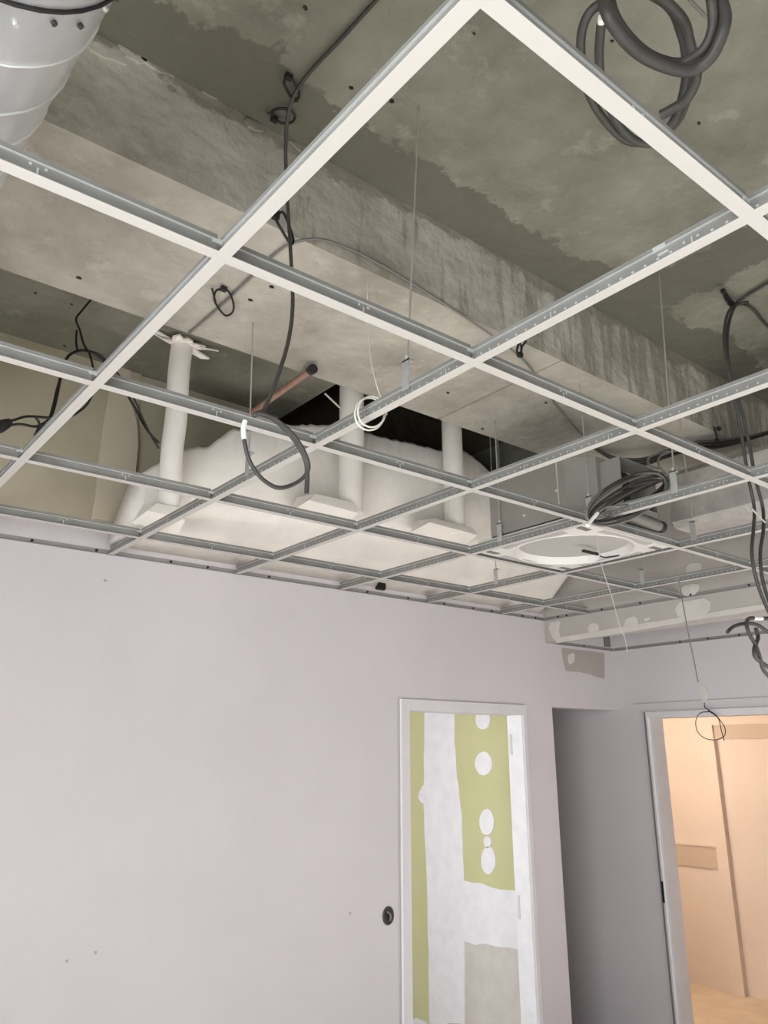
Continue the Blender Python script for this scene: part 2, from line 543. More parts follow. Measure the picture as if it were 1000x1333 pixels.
# warm-lit room beyond the right doorway
XO = 6.05
struct('floor_warm_room', MB().box(XR + .1, XO + .1, .2, 5.0, -.1, 0.0), M['warm_f'])
struct('ceiling_warm_room', MB().box(XR + .1, XO + .1, .2, 5.0, 2.55, 2.6), M['warm'])
ww = struct('wall_warm_room', MB().box(XO, XO + .1, .2, 5.0, 0, 2.55), M['warm'])
struct('wall_warm_side', MB().box(XR + .1, XO, .1, .2, 0, 2.55).box(XR + .1, XO, 5.0, 5.1, 0, 2.55), M['warm'])
YP = 3.22
MB().box(XO - .05, XO, YP - .035, YP + .06, 0, 2.09).build('door_casing', M['warm'], ww)
MB().box(XO - .05, XO, 1.6, YP - .035, 2.045, 2.09).build('door_casing', M['warm'], ww)
MB().box(XO - .03, XO, 1.6, YP - .035, 1.93, 2.045).build('head_panel', M['warm_d'], ww)
MB().box(XO - .02, XO, YP + .06, 5.0, .90, 1.065).build('dado_band', M['warm_d'], ww)
MB().box(XO - .03, XO, YP + .06, 5.0, 1.065, 1.075).build('dado_ledge', M['warm'], ww)
lampo = thing('pendant_bulb', 'bare warm bulb hanging in the room beyond the right doorway', 'lamp', (4.65, 3.55, 2.1))
MB().tube([(4.65, 3.55, 2.55), (4.65, 3.55, 2.24)], .004, 6).build('flex', M['black'], lampo)
MB().tube([(4.65, 3.55, 2.24), (4.65, 3.55, 2.17)], .018, 10).build('socket', M['white'], lampo)
MB().tube([(4.65, 3.55, 2.17), (4.65, 3.55, 2.15), (4.65, 3.55, 2.12), (4.65, 3.55, 2.09), (4.65, 3.55, 2.075)], .03, 12, radii=[.014, .022, .031, .026, .004]).build('bulb_glass', M['bulb'], lampo)
pl_ = bpy.data.lights.new('pendant_light', 'POINT')
pl_.energy = 50
pl_.color = (1.0, .83, .68)
pl_.shadow_soft_size = .05
plo = bpy.data.objects.new('pendant_light', pl_)
plo.location = (4.65, 3.55, 2.02)
COL.objects.link(plo)

# ------------------------------------------------------------------ ceiling grid
TH, TF = .038, .012     # tee height, half flange
ORD = ['first', 'second', 'third', 'fourth', 'fifth', 'sixth', 'seventh']


def tee_parts(root, ax, a, b, c, holes=0, h=TH):
    """inverted T along axis ax from a to b, the other horizontal coordinate c"""
    def bx(mb, t0, t1, u0, u1, z0, z1):
        if ax == 0:
            mb.box(t0, t1, c + u0, c + u1, z0, z1)
        else:
            mb.box(c + u0, c + u1, t0, t1, z0, z1)
    m = MB(); bx(m, a, b, -TF, TF, ZG, ZG + .0012); m.build('flange_cap', M['cap'], root)
    m = MB()
    bx(m, a, b, -.001, .001, ZG + .0012, ZG + h - .009)
    m.build('web', M['web'], root)
    if holes:
        m = MB()
        t, k = a + .01, 0
        while t < b - .01:
            zz_ = ZG + .011 + (.004 if k % 12 in (5, 6) else 0)
            for s_ in (-1, 1):
                bx(m, t, t + .0045, s_ * .001, s_ * .0019, zz_, zz_ + .0035)
            if k % 12 == 5:
                for s_ in (-1, 1):
                    bx(m, t + .012, t + .014, s_ * .001, s_ * .0018, ZG + .006, ZG + .022)
            t += holes
            k += 1
        m.build('punched_lugs', M['galv_l'], root, kind='stuff')
    m = MB(); bx(m, a, b, -.0035, .0035, ZG + h - .009, ZG + h); m.build('bulb_edge', M['web'], root)
    m = MB()
    for s_ in (-1, 1):
        bx(m, a, b, s_ * .001, s_ * .0042, ZG + h - .0105, ZG + h - .009)
    m.build('bulb_highlight', M['galv_l'], root)  # thin bright bars standing in for the highlight along the bulb


YEND = -1.25
mains = [-.6] + [i * SX for i in range(6)]
for k, x in enumerate(mains):
    n = k
    if k == 0:
        lab = 'white steel main ceiling tee running past the round duct, left of the others'
    else:
        lab = '%s long white steel main ceiling tee from the left, running to the front wall' % ORD[k - 1]
    r = thing('main_tee', lab, 'ceiling tee', (x, YEND, ZG), 'main ceiling tees')
    tee_parts(r, 1, YEND, YW - .001, x, .025 if k in (2, 3, 4, 5, 6) else 0)
    if k == 2:
        ys = at(860, 328, 0, x).y
        MB().box(x - .004, x + .004, ys - .012, ys + .012, ZG + .026, ZG + .036).build('splice_plate', M['galv_l'], r)
        MB().box(x - .003, x + .003, ys - .016, ys + .004, ZG + .016, ZG + .020).build('splice_plate', M['galv_l'], r)
rows = [0., SY, 2 * SY, 3 * SY, 4 * SY]
rown = ['nearest', 'second nearest', 'third nearest', 'fourth nearest', 'farthest']
for j, y in enumerate(rows):
    for k in range(len(mains)):
        x0 = mains[k]
        if k < len(mains) - 1:
            x1 = mains[k + 1]
            where = 'between the %s and %s main tees' % (ORD[k - 1], ORD[k]) if k > 0 else 'left of the first main tee'
        else:
            x1 = XB - .001
            where = 'between the last main tee and the bulkhead'
        r = thing('cross_tee', 'white cross tee in the %s row, %s' % (rown[j], where), 'ceiling tee', (x0, y, ZG), 'ceiling cross tees')
        tee_parts(r, 0, x0 + TF, x1 - (TF if k < len(mains) - 1 else 0), y, 0)
        xm = (x0 + x1) / 2
        st = MB()
        for s_ in (-1, 1):
            st.box(xm - .0015, xm + .0015, y + s_ * .001, y + s_ * .002, ZG + .006, ZG + .020)
            st.box(xm - .013, xm - .009, y + s_ * .001, y + s_ * .002, ZG + .020, ZG + .024)
            st.box(xm + .009, xm + .013, y + s_ * .001, y + s_ * .002, ZG + .020, ZG + .024)
        st.build('stitch_mark', M['galv_l'], r)
        for xe, sg in ((x0, 1), (x1, -1)):
            MB().box(xe + sg * .002, xe + sg * .02, y - .003, y + .003, ZG + .022, ZG + .032).build('end_clip', M['galv_l'], r)


def wall_angle(name, label, ax, a, b, c, sgn, z, riv):
    r = thing(name, label, 'wall angle', (a if ax == 0 else c, c if ax == 0 else a, z), 'perimeter wall angles')
    m = MB()
    lo, hi = sorted((c, c + sgn * .006)), None
    f = sorted((c, c + sgn * .009))
    v = sorted((c, c + sgn * .0015))
    if ax == 0:
        m.box(a, b, f[0], f[1], z, z + .0012).box(a, b, v[0], v[1], z, z + .020)
    else:
        m.box(f[0], f[1], a, b, z, z + .0012).box(v[0], v[1], a, b, z, z + .020)
    m.build('angle_strip', M['angle'], r)
    for t in riv:
        u = sorted((c + sgn * .0015, c + sgn * .005))
        if ax == 0:
            MB().prism(ell(t, z + .011, .006, .006, 8), 1, u[0], u[1]).build('rivet', M['rivet'], r)
        else:
            MB().prism(ell(t, z + .011, .006, .006, 8), 0, u[0], u[1]).build('rivet', M['rivet'], r)


fx = [at(px, py, 1, YW).x for px, py in ((41, 706), (125, 719), (150, 722), (222, 733), (270, 740), (350, 753), (478, 773), (531, 780), (578, 787), (616, 793), (640, 797), (680, 803), (697, 806))]
wall_angle('wall_angle', 'grey steel wall angle along the top of the front wall', 0, XL, XB, YW, -1, ZG, fx)
by = [at(px, py, 0, XB).y for px, py in ((727, 803), (738, 802), (784, 795), (834, 787), (900, 777), (976, 764))]
wall_angle('wall_angle', 'grey steel wall angle along the grey bulkhead face', 1, -1.2, YW - .01, XB, -1, ZG, by)
wall_angle('wall_angle', 'low grey wall angle over the dark passage opening', 0, XB + .08, XR, YW, -1, ZL, [at(760, 842, 1, YW).x])
wall_angle('wall_angle', 'low grey wall angle above the right doorway', 1, YK, YW - .01, XR, -1, ZL, [at(px, py, 0, XR).y for px, py in ((886, 838), (922, 832), (963, 828))])

# ------------------------------------------------------------------ hanger rods
def hanger(x, y, ztop, label, topdx=0., topdy=0., clip=True, zb=ZG + .03):
    r = thing('hanger_rod', label, 'hanger rod', (x, y, zb), 'ceiling hanger rods')
    MB().tube([(x, y, zb + .03), (x + topdx, y + topdy, ztop)], .0026, 6, sub=1).build('rod', M['rod'], r)
    if clip:
        c = MB().box(x - .0055, x - .0035, y - .012, y + .012, zb - .01, zb + .07).box(x - .0055, x + .012, y - .012, y + .012, zb + .066, zb + .070)
        c.build('hanger_clip', M['galv'], r)
        MB().tube([(x, y, zb + .055), (x, y, zb + .082)], .005, 6, sub=1).build('nut', M['galv_l'], r)


hanger(.6, .833, ZS, 'thin hanger rod from the slab onto the second main tee, before the beam', .035, -.02)
hanger(.6, 1.60, ZB, 'thin hanger rod on the second main tee beside the looped cable', -.012, 0)
hanger(1.8, .866, ZS, 'thin hanger rod beside the right end of the cable coil', .03, -.02)
hanger(1.8, 1.211, ZB, 'thin hanger rod in front of the cassette corner', 0, 0)
hanger(1.8, 1.659, ZB, 'thin hanger rod left of the cassette, dropping from the beam edge', 0, 0)
hanger(2.4, 2.25, ZS, 'long thin hanger rod against the black void, beyond the beam', 0, 0)
hanger(2.4, 1.78, ZB, 'short hanger rod behind the cassette unit', 0, 0)
hanger(3.0, 1.79, ZS, 'hanger rod on the last main tee in front of the bulkhead', 0, 0)
hanger(2.4, 1.15, ZB, 'hanger rod beside the open end of the foil duct', 0, 0)

# ------------------------------------------------------------------ white plaster mass with pipes
tops = [(.585, 2.903), (.656, 2.969), (.757, 3.059), (.879, 3.10), (.965, 3.195), (1.158, 3.262), (1.366, 3.338), (1.569, 3.393), (1.839, 3.393), (2.245, 3.413), (2.424, 3.466), (2.62, 3.40), (2.68, 3.30), (3.37, 3.28)]


def interp(t, tab):
    for (a, b), (c, d) in zip(tab, tab[1:]):
        if t <= c:
            return b + (d - b) * (t - a) / (c - a)
    return tab[-1][1]


knee = [(.585, 2.70), (.75, 2.76), (1.36, 2.90), (1.7, 2.93), (3.37, 2.96)]
mm = MB()
NX = 120
vs, fs = [], []
for i in range(NX + 1):
    x = .585 + (3.37 - .585) * i / NX
    zt = interp(x, tops) + random.uniform(-.006, .006)
    zk = interp(x, knee) + .012 * math.sin(x * 9) + random.uniform(-.003, .003)
    f0 = 2.46 + .012 * math.sin(x * 5.1)
    ring = [(x, 2.60, zt - .01), (x, f0 + .02, zt), (x, f0, zt - .02), (x, f0 - .004 + .006 * math.sin(x * 13), (zt + zk) / 2), (x, f0, zk + .02), (x, f0 + .02, zk - .005),
            (x, 2.62, (zk + 2.70) / 2 - .01 + .006 * math.sin(x * 7)), (x, YW - .002, 2.672), (x, YW - .002, 2.72), (x, 2.62, 2.9 if zt > 2.95 else zt - .03)]
    vs += ring
n = 10
for i in range(NX):
    for k in range(n):
        l = (k + 1) % n
        fs.append((i * n + k, (i + 1) * n + k, (i + 1) * n + l, i * n + l))
fs.append(list(range(n)))
fs.append([NX * n + k for k in range(n)][::-1])
mm.add(vs, fs, True)
tag(mm.build('plaster_lining', M['plaster']), 'rough white plaster lining with ragged top above the front wall', 'plaster')
MB_strip = MB()
MB_strip.prism(ragged([(.50, 2.77), (.66, 2.77), (.675, 3.16), (.60, 3.5), (.52, 3.5)], .006, 5), 1, YW - .004, YW + .004)
tag(MB_strip.build('filler_strip', M['strip']), 'pale vertical filler strip on the beige board beside the plaster lining', 'filler strip')


def pipe(label, x, y, r, z0, z1, boot, torn=False):
    t = thing('white_pipe', label, 'pipe', (x, y, z0), 'plastered white pipes')
    pts = [(x + .003 * math.sin(k * 1.7), y, z0 + (z1 - z0) * k / 8) for k in range(9)]
    MB().tube(pts, r, 18, sub=3).build('pipe_shaft', M['plaster'], t)
    x0, x1, za, zb = boot
    b = MB()
    yf = y - r
    b.add([(x0, yf - .014, za + .01), (x1, yf - .018, za), (x1 + .02, y + r, za - .03), (x0 - .02, y + r, za - .02),
           (x0 + .04, yf - .004, zb), (x1 - .02, yf - .006, zb), (x1, y + r, zb + .01), (x0 + .02, y + r, zb + .01)],
          [(0, 3, 2, 1), (4, 5, 6, 7), (0, 1, 5, 4), (1, 2, 6, 5), (2, 3, 7, 6), (3, 0, 4, 7)])
    b.build('base_boot', M['plaster'], t)
    if torn:
        for a, l, wd in ((-2.9, .10, .02), (-2.3, .05, .03), (-1.5, .03, .035), (-.7, .06, .03), (-.35, .11, .012), (.1, .09, .018), (3.4, .13, .01)):
            d = Vector((math.cos(a), math.sin(a), 0))
            c = Vector((x, y, z1 - .03))
            s_ = Vector((-d.y, d.x, 0)) * wd
            p0 = c + d * r * .8
            p1 = c + d * (r + l * .6) + s_ * .5 + Vector((0, 0, random.uniform(-.02, .015)))
            p2 = c + d * (r + l) - s_ * .3 + Vector((0, 0, random.uniform(-.01, .025)))
            up = Vector((0, 0, .008))
            q = [p0 - s_, p0 + s_, p1, p2]
            MB().add(q + [p + up for p in q], [(0, 3, 2, 1), (4, 5, 6, 7), (0, 1, 5, 4), (1, 2, 6, 5), (2, 3, 7, 6), (3, 0, 4, 7)]).build('torn_collar', M['plaster'], t)


pipe('white plastered pipe with torn collar at the slab, leftmost of three', at(229, 540, 1, 2.385).x, 2.385, .045, 2.72, ZS, (at(190, 680, 1, 2.33).x, at(240, 680, 1, 2.33).x, 2.70, 2.75), True)
pipe('white plastered pipe between the two dark openings, behind the wire ring', at(457, 600, 1, 2.375).x, 2.375, .060, 2.90, 5.4, (at(402, 660, 1, 2.30).x, at(466, 660, 1, 2.30).x, 2.88, 2.93))
pipe('white plastered pipe right of the black opening, rightmost of three', at(590, 620, 1, 2.375).x, 2.375, .055, 2.90, 5.4, (at(560, 680, 1, 2.3).x, at(622, 690, 1, 2.3).x, 2.91, 2.95))
drain = thing('thin_drain_pipe', 'thin dark vertical pipe left of the cassette unit', 'pipe', (2.60, 2.40, 2.8))
MB().tube([(2.62, 2.40, 2.98), (2.615, 2.40, 5.4)], .011, 8, sub=1).build('pipe_shaft', M['cable_l'], drain)
MB().tube([(2.615, 2.40, 3.17), (2.615, 2.40, 3.195)], .02, 8, sub=1).build('pipe_clamp', M['cable_l'], drain)
bk = at(497, 762, 1, YW - .02)
tag(MB().box(bk.x - .03, bk.x + .02, YW - .03, YW - .003, ZG + .03, ZG + .11).build('junction_bracket', M['black']), 'small dark bracket on the front wall above the wall angle', 'bracket')
cp = MB()
pa, pb = at(405, 482, 1, 1.72), at(322, 541, 1, 2.45)
cpt = thing('copper_pipe', 'dusty copper pipe slanting up in front of the dark void', 'pipe', pb)
cp.tube([pb, pa], .0125, 12, sub=1).build('pipe_shaft', M['copper'], cpt)
d_ = (pa - pb).normalized()
MB().tube([pa - d_ * .004, pa + d_ * .022], .018, 12, sub=1).build('end_cap', M['black'], cpt)
tag(MB().tube([at(423, 512, 1, 2.38), at(443, 531, 1, 2.36)], .005, 6, sub=1).build('wire_stub', M['wire']), 'short pale wire stub poking out left of the middle pipe', 'wire')

# ------------------------------------------------------------------ ducts
rd = .20
dc = Vector((-.449, 0, 2.95))


def dxx(y):
    return dc.x - .06 * (y - .5)

dt = thing('spiral_duct', 'large round galvanised duct with seam rings at the top left', 'duct', (dc.x, .9, dc.z - rd))
MB().tube([(dxx(-1.4), -1.4, dc.z), (dxx(2.6), 2.6, dc.z)], rd, 48, sub=1).build('duct_shell', M['duct'], dt)


def ring(y, r, rr, m, name):
    MB().tube([(dxx(y) + r * math.cos(2 * math.pi * k / 40), y, dc.z + r * math.sin(2 * math.pi * k / 40)) for k in range(40)], rr, 6, True, sub=1).build(name, m, dt)


zb_ = dc.z - rd
yj = at(90, 26, 2, zb_ + .03).y
for y in (at(30, 110, 2, zb_).y, at(10, 177, 2, zb_).y, at(0, 231, 2, zb_).y, at(0, 231, 2, zb_).y + .11, at(0, 231, 2, zb_).y + .22):
    ring(y, rd + .001, .0035, M['galv_l'], 'seam_ring')
ring(yj, rd + .002, .0035, M['rivet'], 'joint_gap')
for k in range(26):
    a = 2 * math.pi * k / 26
    c = Vector((dxx(yj) + (rd + .0015) * math.cos(a), yj + .022 + .012 * (k % 2), dc.z + (rd + .0015) * math.sin(a)))
    nn = Vector((math.cos(a), 0, math.sin(a)))
    MB().tube([c - nn * .0025, c + nn * .0025], .0045, 7, sub=1).build('screw_head', M['cable'] if k % 3 else M['galv_l'], dt)

# foil-wrapped rectangular duct on the right
fd = thing('foil_duct', 'shiny foil-wrapped rectangular duct above the grid on the right', 'duct', (2.75, .5, 2.78))
MB().prism([(2.60, 2.81), (2.63, 2.785), (2.98, 2.785), (3.0, 2.81), (3.0, 3.02), (2.97, 3.05), (2.63, 3.05), (2.60, 3.02)], 1, -.9, 1.36).build('duct_shell', M['foil'], fd)
for y in (.2, 1.02):
    MB().prism([(2.597, 2.808), (2.628, 2.782), (2.982, 2.782), (3.003, 2.808), (3.003, 3.022), (2.972, 3.053), (2.628, 3.053), (2.597, 3.022)], 1, y, y + .012).build('tape_band', M['foil'], fd)
MB().box(2.61, 2.99, 1.36, 1.364, 2.80, 3.04).build('open_end', M['dark'], fd)

# ------------------------------------------------------------------ air-conditioning cassette
cx0, cx1, cy0, cy1 = 1.822, 2.378, 2 * SY + .022, 3 * SY - .022
zc = ZG + .008
ca = thing('ceiling_cassette', 'white four-way air-conditioning cassette with grey steel body in the grid', 'air conditioner', ((cx0 + cx1) / 2, (cy0 + cy1) / 2, zc))
ch = .085
octo = [(cx0 + ch, cy0), (cx1 - ch, cy0), (cx1, cy0 + ch), (cx1, cy1 - ch), (cx1 - ch, cy1), (cx0 + ch, cy1), (cx0, cy1 - ch), (cx0, cy0 + ch)]
MB().prism(octo, 2, zc + .045, 2.925).build('body', M['cass_m'], ca)
# lower white panel with round intake
pn = MB()
mx, my = (cx0 + cx1) / 2, (cy0 + cy1) / 2
K = 32
R0, R1 = .245, .225
sq = []
for k in range(K):
    a = 2 * math.pi * k / K
    c_, s_ = math.cos(a), math.sin(a)
    sc = min((cx1 - cx0) / 2 / max(abs(c_), 1e-6), (cy1 - cy0) / 2 / max(abs(s_), 1e-6))
    sq.append((mx + c_ * sc, my + s_ * sc))
v = [(x, y, zc) for x, y in sq] + [(mx + R0 * math.cos(2 * math.pi * k / K), my + R0 * math.sin(2 * math.pi * k / K), zc - .004) for k in range(K)]
v += [(mx + R1 * math.cos(2 * math.pi * k / K), my + R1 * math.sin(2 * math.pi * k / K), zc + .025) for k in range(K)] + [(x, y, zc + .05) for x, y in sq]
f = []
for k in range(K):
    l = (k + 1) % K
    f += [(k, l, K + l, K + k), (K + k, K + l, 2 * K + l, 2 * K + k), (3 * K + k, 3 * K + l, l, k)]
pn.add(v, f)
pn.build('lower_panel', M['cass'], ca)
MB().prism([(mx + (R1 + .005) * math.cos(2 * math.pi * k / K), my + (R1 + .005) * math.sin(2 * math.pi * k / K)) for k in range(K)], 2, zc + .024, zc + .028).build('fan_inlet', M['cass_in'], ca)
MB().tube([(mx + (R0 + .004) * math.cos(2 * math.pi * k / K), my + (R0 + .004) * math.sin(2 * math.pi * k / K), zc - .003) for k in range(K)], .003, 6, True, sub=1).build('inlet_rim', M['cass'], ca)
for sx_, sy_ in ((-1, -1), (-1, 1), (1, -1), (1, 1)):
    ax_, ay_ = mx + sx_ * .235, my + sy_ * .235
    MB().box(ax_ - .03, ax_ + .03, ay_ - .012, ay_ + .012, zc - .004, zc - .001).build('bracket_slot', M['cable_l'], ca)
for (x0, x1, y0, y1) in ((mx - .16, mx + .16, cy0 + .012, cy0 + .045), (mx - .16, mx + .16, cy1 - .045, cy1 - .012), (cx0 + .012, cx0 + .045, my - .16, my + .16), (cx1 - .045, cx1 - .012, my - .16, my + .16)):
    MB().box(x0, x1, y0, y1, zc - .003, zc - .0005).build('air_slot', M['cass_in'], ca)
MB().box(mx + .02, mx + .12, my - .04, my - .028, zc - .012, zc - .002).build('sensor', M['black'], ca)
MB().tube([(mx + .12, my - .034, zc - .007), (mx + .17, my - .03, zc - .012), (mx + .22, my - .07, zc - .004)], .003, 6).build('sensor_lead', M['black'], ca)
cb = MB()
bx0, bx1, by1 = 1.93, 2.16, cy0
cb.box(bx0, bx1, by1 - .09, by1 - .085, 2.70, 2.72).box(bx0, bx0 + .004, by1 - .09, by1, 2.70, 2.9).box(bx1 - .004, bx1, by1 - .09, by1, 2.70, 2.9).box(bx0, bx1, by1 - .09, by1, 2.696, 2.70).box(bx0, bx1, by1 - .09, by1, 2.9, 2.904)
cbo = cb.build('control_box', M['cass_m'], ca)
MB().box(bx0 + .004, bx1 - .1, by1 - .012, by1 - .002, 2.71, 2.895).build('circuit_board', M['black'], cbo)
MB().box(bx0 + .006, bx0 + .05, by1 - .05, by1 - .014, 2.84, 2.885).build('terminal_block', M['blue'], cbo)
MB().box(bx0 + .055, bx0 + .095, by1 - .06, by1 - .014, 2.76, 2.86).build('capacitor', M['black'], cbo)
MB().box(bx0 + .10, bx0 + .12, by1 - .05, by1 - .02, 2.84, 2.87).build('connector', M['white'], cbo)
MB().box(cx0 - .004, cx0, cy0 + .12, cy0 + .124, 2.70, 2.92).build('panel_seam', M['galv_l'], ca)
for y, z in ((cy0 + .13, 2.80), (cy0 + .3, 2.74)):
    MB().prism(ell(y, z, .006, .006, 8), 0, cx0 - .003, cx0).build('screw_head', M['galv_l'], ca)

# pipe stub bundle to the right of the cassette
rs = thing('refrigerant_stub', 'dark insulated pipe stub with black open end beside the cassette', 'pipe', (2.2, 1.05, 2.7))
pA, pB = at(815, 668, 1, 1.17), at(858, 685, 1, 1.16)
MB().tube([pA, pB], .021, 12, sub=1).build('pipe_shaft', M['cable_l'], rs)
MB().tube([pB, pB + (pB - pA).normalized() * .02], .024, 12, sub=1).build('open_end', M['black'], rs)

# ------------------------------------------------------------------ cables
def P(lst):
    return [at(*q) for q in lst]


def cable(name, label, pts, r, m, cat='cable', n=8, group=None):
    return tag(MB().tube(pts, r, n).build(name, M[m]), label, cat, group)


YC = 1.05
blk = P([(500, -12, 2, ZS - .012), (490, 0, 2, ZS - .012), (440, 55, 2, ZS - .012), (405, 92, 2, ZS - .014), (386, 118, 2, ZS - .02), (376, 145, 2, ZS - .045), (372, 185, 1, YC), (373, 240, 1, YC + .03), (376, 290, 1, YC + .04), (379, 340, 1, YC + .02), (381, 400, 1, YC), (374, 450, 1, YC), (356, 505, 1, YC), (343, 535, 1, YC - .005)])
t = thing('looped_cable', 'dark cable dropping from the slab and ending in a hanging loop', 'cable', blk[-1])
MB().tube(blk, .0052, 8).build('drop_cable', M['cable'], t)
MB().tube(P([(343, 535, 1, YC - .005), (331, 541, 1, YC - .01), (340, 538, 1, YC - .02), (362, 550, 1, YC - .025), (385, 575, 1, YC - .03), (398, 600, 1, YC - .03), (400, 622, 1, YC - .03), (399, 642, 1, YC - .03)]), .0058, 8).build('cable_loop', M['cable'], t)
MB().tube(P([(334, 537, 1, YC - .025), (358, 545, 1, YC - .03), (385, 570, 1, YC - .035), (400, 598, 1, YC - .035), (400, 615, 1, YC - .03), (385, 629, 1, YC - .02), (362, 635, 1, YC - .02), (340, 622, 1, YC - .02), (325, 600, 1, YC - .02), (319, 578, 1, YC - .02), (318, 570, 1, YC - .02)]), .005, 8).build('cable_loop', M['cable'], t)
MB().tube(P([(318, 572, 1, YC - .02), (317, 558, 1, YC - .02), (319, 548, 1, YC - .02)]), .0062, 8).build('tape_end', M['white'], t)

cable('beam_cable', 'thin grey cable crossing the beam underside and climbing its face',
      P([(246, 434, 2, ZB - .006), (285, 400, 2, ZB - .006), (330, 357, 2, ZB - .006), (365, 325, 2, ZB - .007), (392, 313, 1, YB0 - .01), (425, 313, 1, YB0 - .02), (470, 331, 1, YB0 - .01), (530, 365, 1, YB0 - .006), (590, 403, 1, YB0 - .006), (638, 435, 1, YB0 - .006), (672, 460, 1, YB0 - .012), (690, 478, 2, ZB - .006), (722, 525, 2, ZB - .008), (748, 556, 2, ZB - .01), (765, 572, 2, ZB - .01)]), .0042, 'cable_l')


def tie(label, loop, r, tail, head, group='black cable ties'):
    t = thing('cable_tie', label, 'cable tie', loop[0], group)
    MB().tube(loop, r, 6, True, 3).build('strap', M['black'], t)
    MB().tube(tail, r * .9, 6, sub=2).build('tail', M['black'], t)
    h = Vector(head)
    MB().box(h.x - .009, h.x + .009, h.y - .007, h.y + .007, h.z - .007, h.z + .007).build('head', M['black'], t)


zt_ = ZS - .02
tie('open black cable tie under the slab, upper of two on the dark cable', P([(376, 100, 2, zt_), (386, 112, 2, zt_), (390, 124, 2, zt_), (384, 132, 2, zt_), (374, 118, 2, zt_), (370, 106, 2, zt_)]), .0035, P([(384, 130, 2, zt_), (389, 127, 2, zt_)]), at(376, 100, 2, zt_))
tie('open black cable tie under the slab, lower of two on the dark cable', P([(354, 149, 2, zt_), (360, 142, 2, zt_), (374, 142, 2, zt_), (384, 150, 2, zt_), (380, 159, 2, zt_), (366, 160, 2, zt_)]), .0038, P([(354, 149, 2, zt_), (348, 147, 2, zt_)]), at(357, 155, 2, zt_))
tie('black cable tie holding two cables at the beam edge', P([(359, 283, 1, YC + .05), (368, 276, 1, YC + .05), (375, 290, 1, YC + .05), (382, 312, 1, YC + .05), (378, 317, 1, YC + .05), (366, 298, 1, YC + .05)]), .004, P([(359, 283, 1, YC + .05), (363, 270, 1, YC + .05)]), at(359, 282, 1, YC + .05))
zq = ZB - .015
tie('open black cable tie ring on the grey cable under the beam', P([(290, 376, 2, zq), (298, 380, 2, zq), (304, 395, 2, zq), (303, 406, 2, zq), (294, 411, 2, zq), (285, 402, 2, zq), (279, 390, 2, zq), (281, 379, 2, zq)]), .0035, P([(281, 393, 2, zq), (276, 376, 2, zq)]), at(291, 376, 2, zq))
tie('black cable tie on the beam edge right of the second main tee', P([(676, 447, 1, YB0 - .02), (679, 452, 1, YB0 - .02), (678, 460, 1, YB0 - .02), (675, 462, 1, YB0 - .02), (673, 456, 1, YB0 - .02)]), .004, P([(679, 452, 1, YB0 - .02), (685, 444, 1, YB0 - .02)]), at(677, 462, 1, YB0 - .02))

# left bundle of thin black cables
YL = 2.3
t = thing('black_cable_bundle', 'tangle of thin black cables hanging at the left above the grid', 'cable', at(20, 555, 1, 1.9))
Z1 = ZS - .01
lines = [
    [(122, 386, 1, 2.3), (106, 405, 1, 2.3), (99, 416, 1, 2.3), (104, 430, 1, 2.3), (109, 448, 1, 2.3), (117, 462, 1, 2.28), (122, 485, 1, 2.2), (121, 510, 1, 2.1), (112, 528, 1, 2.0), (95, 541, 1, 1.95)],
    [(100, 430, 1, 2.3), (99, 445, 1, 2.3), (101, 456, 1, 2.28)],
    [(84, 471, 1, 2.25), (92, 461, 1, 2.25), (108, 456, 1, 2.26), (124, 461, 1, 2.28), (140, 475, 1, 2.3), (158, 500, 1, 2.35), (175, 530, 1, 2.4), (192, 560, 1, 2.38), (207, 577, 1, 2.38)],
    [(113, 457, 1, 2.25), (130, 462, 1, 2.27), (150, 482, 1, 2.3), (172, 514, 1, 2.35), (186, 545, 1, 2.38), (197, 568, 1, 2.38), (207, 584, 1, 2.38)],
    [(86, 468, 1, 2.25), (79, 490, 1, 2.2), (74, 515, 1, 2.1), (67, 540, 1, 2.0), (55, 556, 1, 1.95), (46, 566, 1, 1.9)],
    [(88, 470, 1, 2.25), (76, 500, 1, 2.15), (70, 525, 1, 2.05), (66, 540, 1, 2.0)],
    [(0, 551, 1, 1.9), (18, 547, 1, 1.9), (36, 542, 1, 1.92), (66, 544, 1, 1.95)],
    [(0, 556, 1, 1.9), (25, 552, 1, 1.9), (48, 555, 1, 1.92), (66, 544, 1, 1.97)],
    [(46, 543, 1, 1.92), (51, 552, 1, 1.92), (46, 566, 1, 1.92)],
]
for k, l in enumerate(lines):
    MB().tube(P(l), .0055 if k in (2, 4) else .004, 6).build('cable_strand', M['black'], t)
MB().tube(P([(-20, 562, 1, 1.9), (0, 555, 1, 1.9), (14, 549, 1, 1.9)]), .017, 10, radii=[.02, .02, .011]).build('taped_sheath', M['black'], t)

# off-white wire with ring
YV = .98
t = thing('white_wire_coil', 'thin white wire ending in a small coiled ring over the tee', 'wire', at(482, 560, 1, YV))
MB().tube(P([(478, 367, 1, 1.09), (479, 410, 1, 1.06), (482, 460, 1, 1.02), (490, 500, 1, .99), (499, 525, 1, YV), (504, 540, 1, YV)]), .0016, 6).build('wire_drop', M['wire'], t)
for k, (cx, cy, rx, ry, a0) in enumerate(((481, 539, 19, 21, .3), (484, 536, 18, 20, .6))):
    MB().tube(P([(cx + rx * math.cos(a0 + a * math.pi / 8), cy + ry * math.sin(a0 + a * math.pi / 8), 1, YV - .004 * k) for a in range(16)]), .0026, 6, True, 3).build('wire_ring', M['wire'], t)

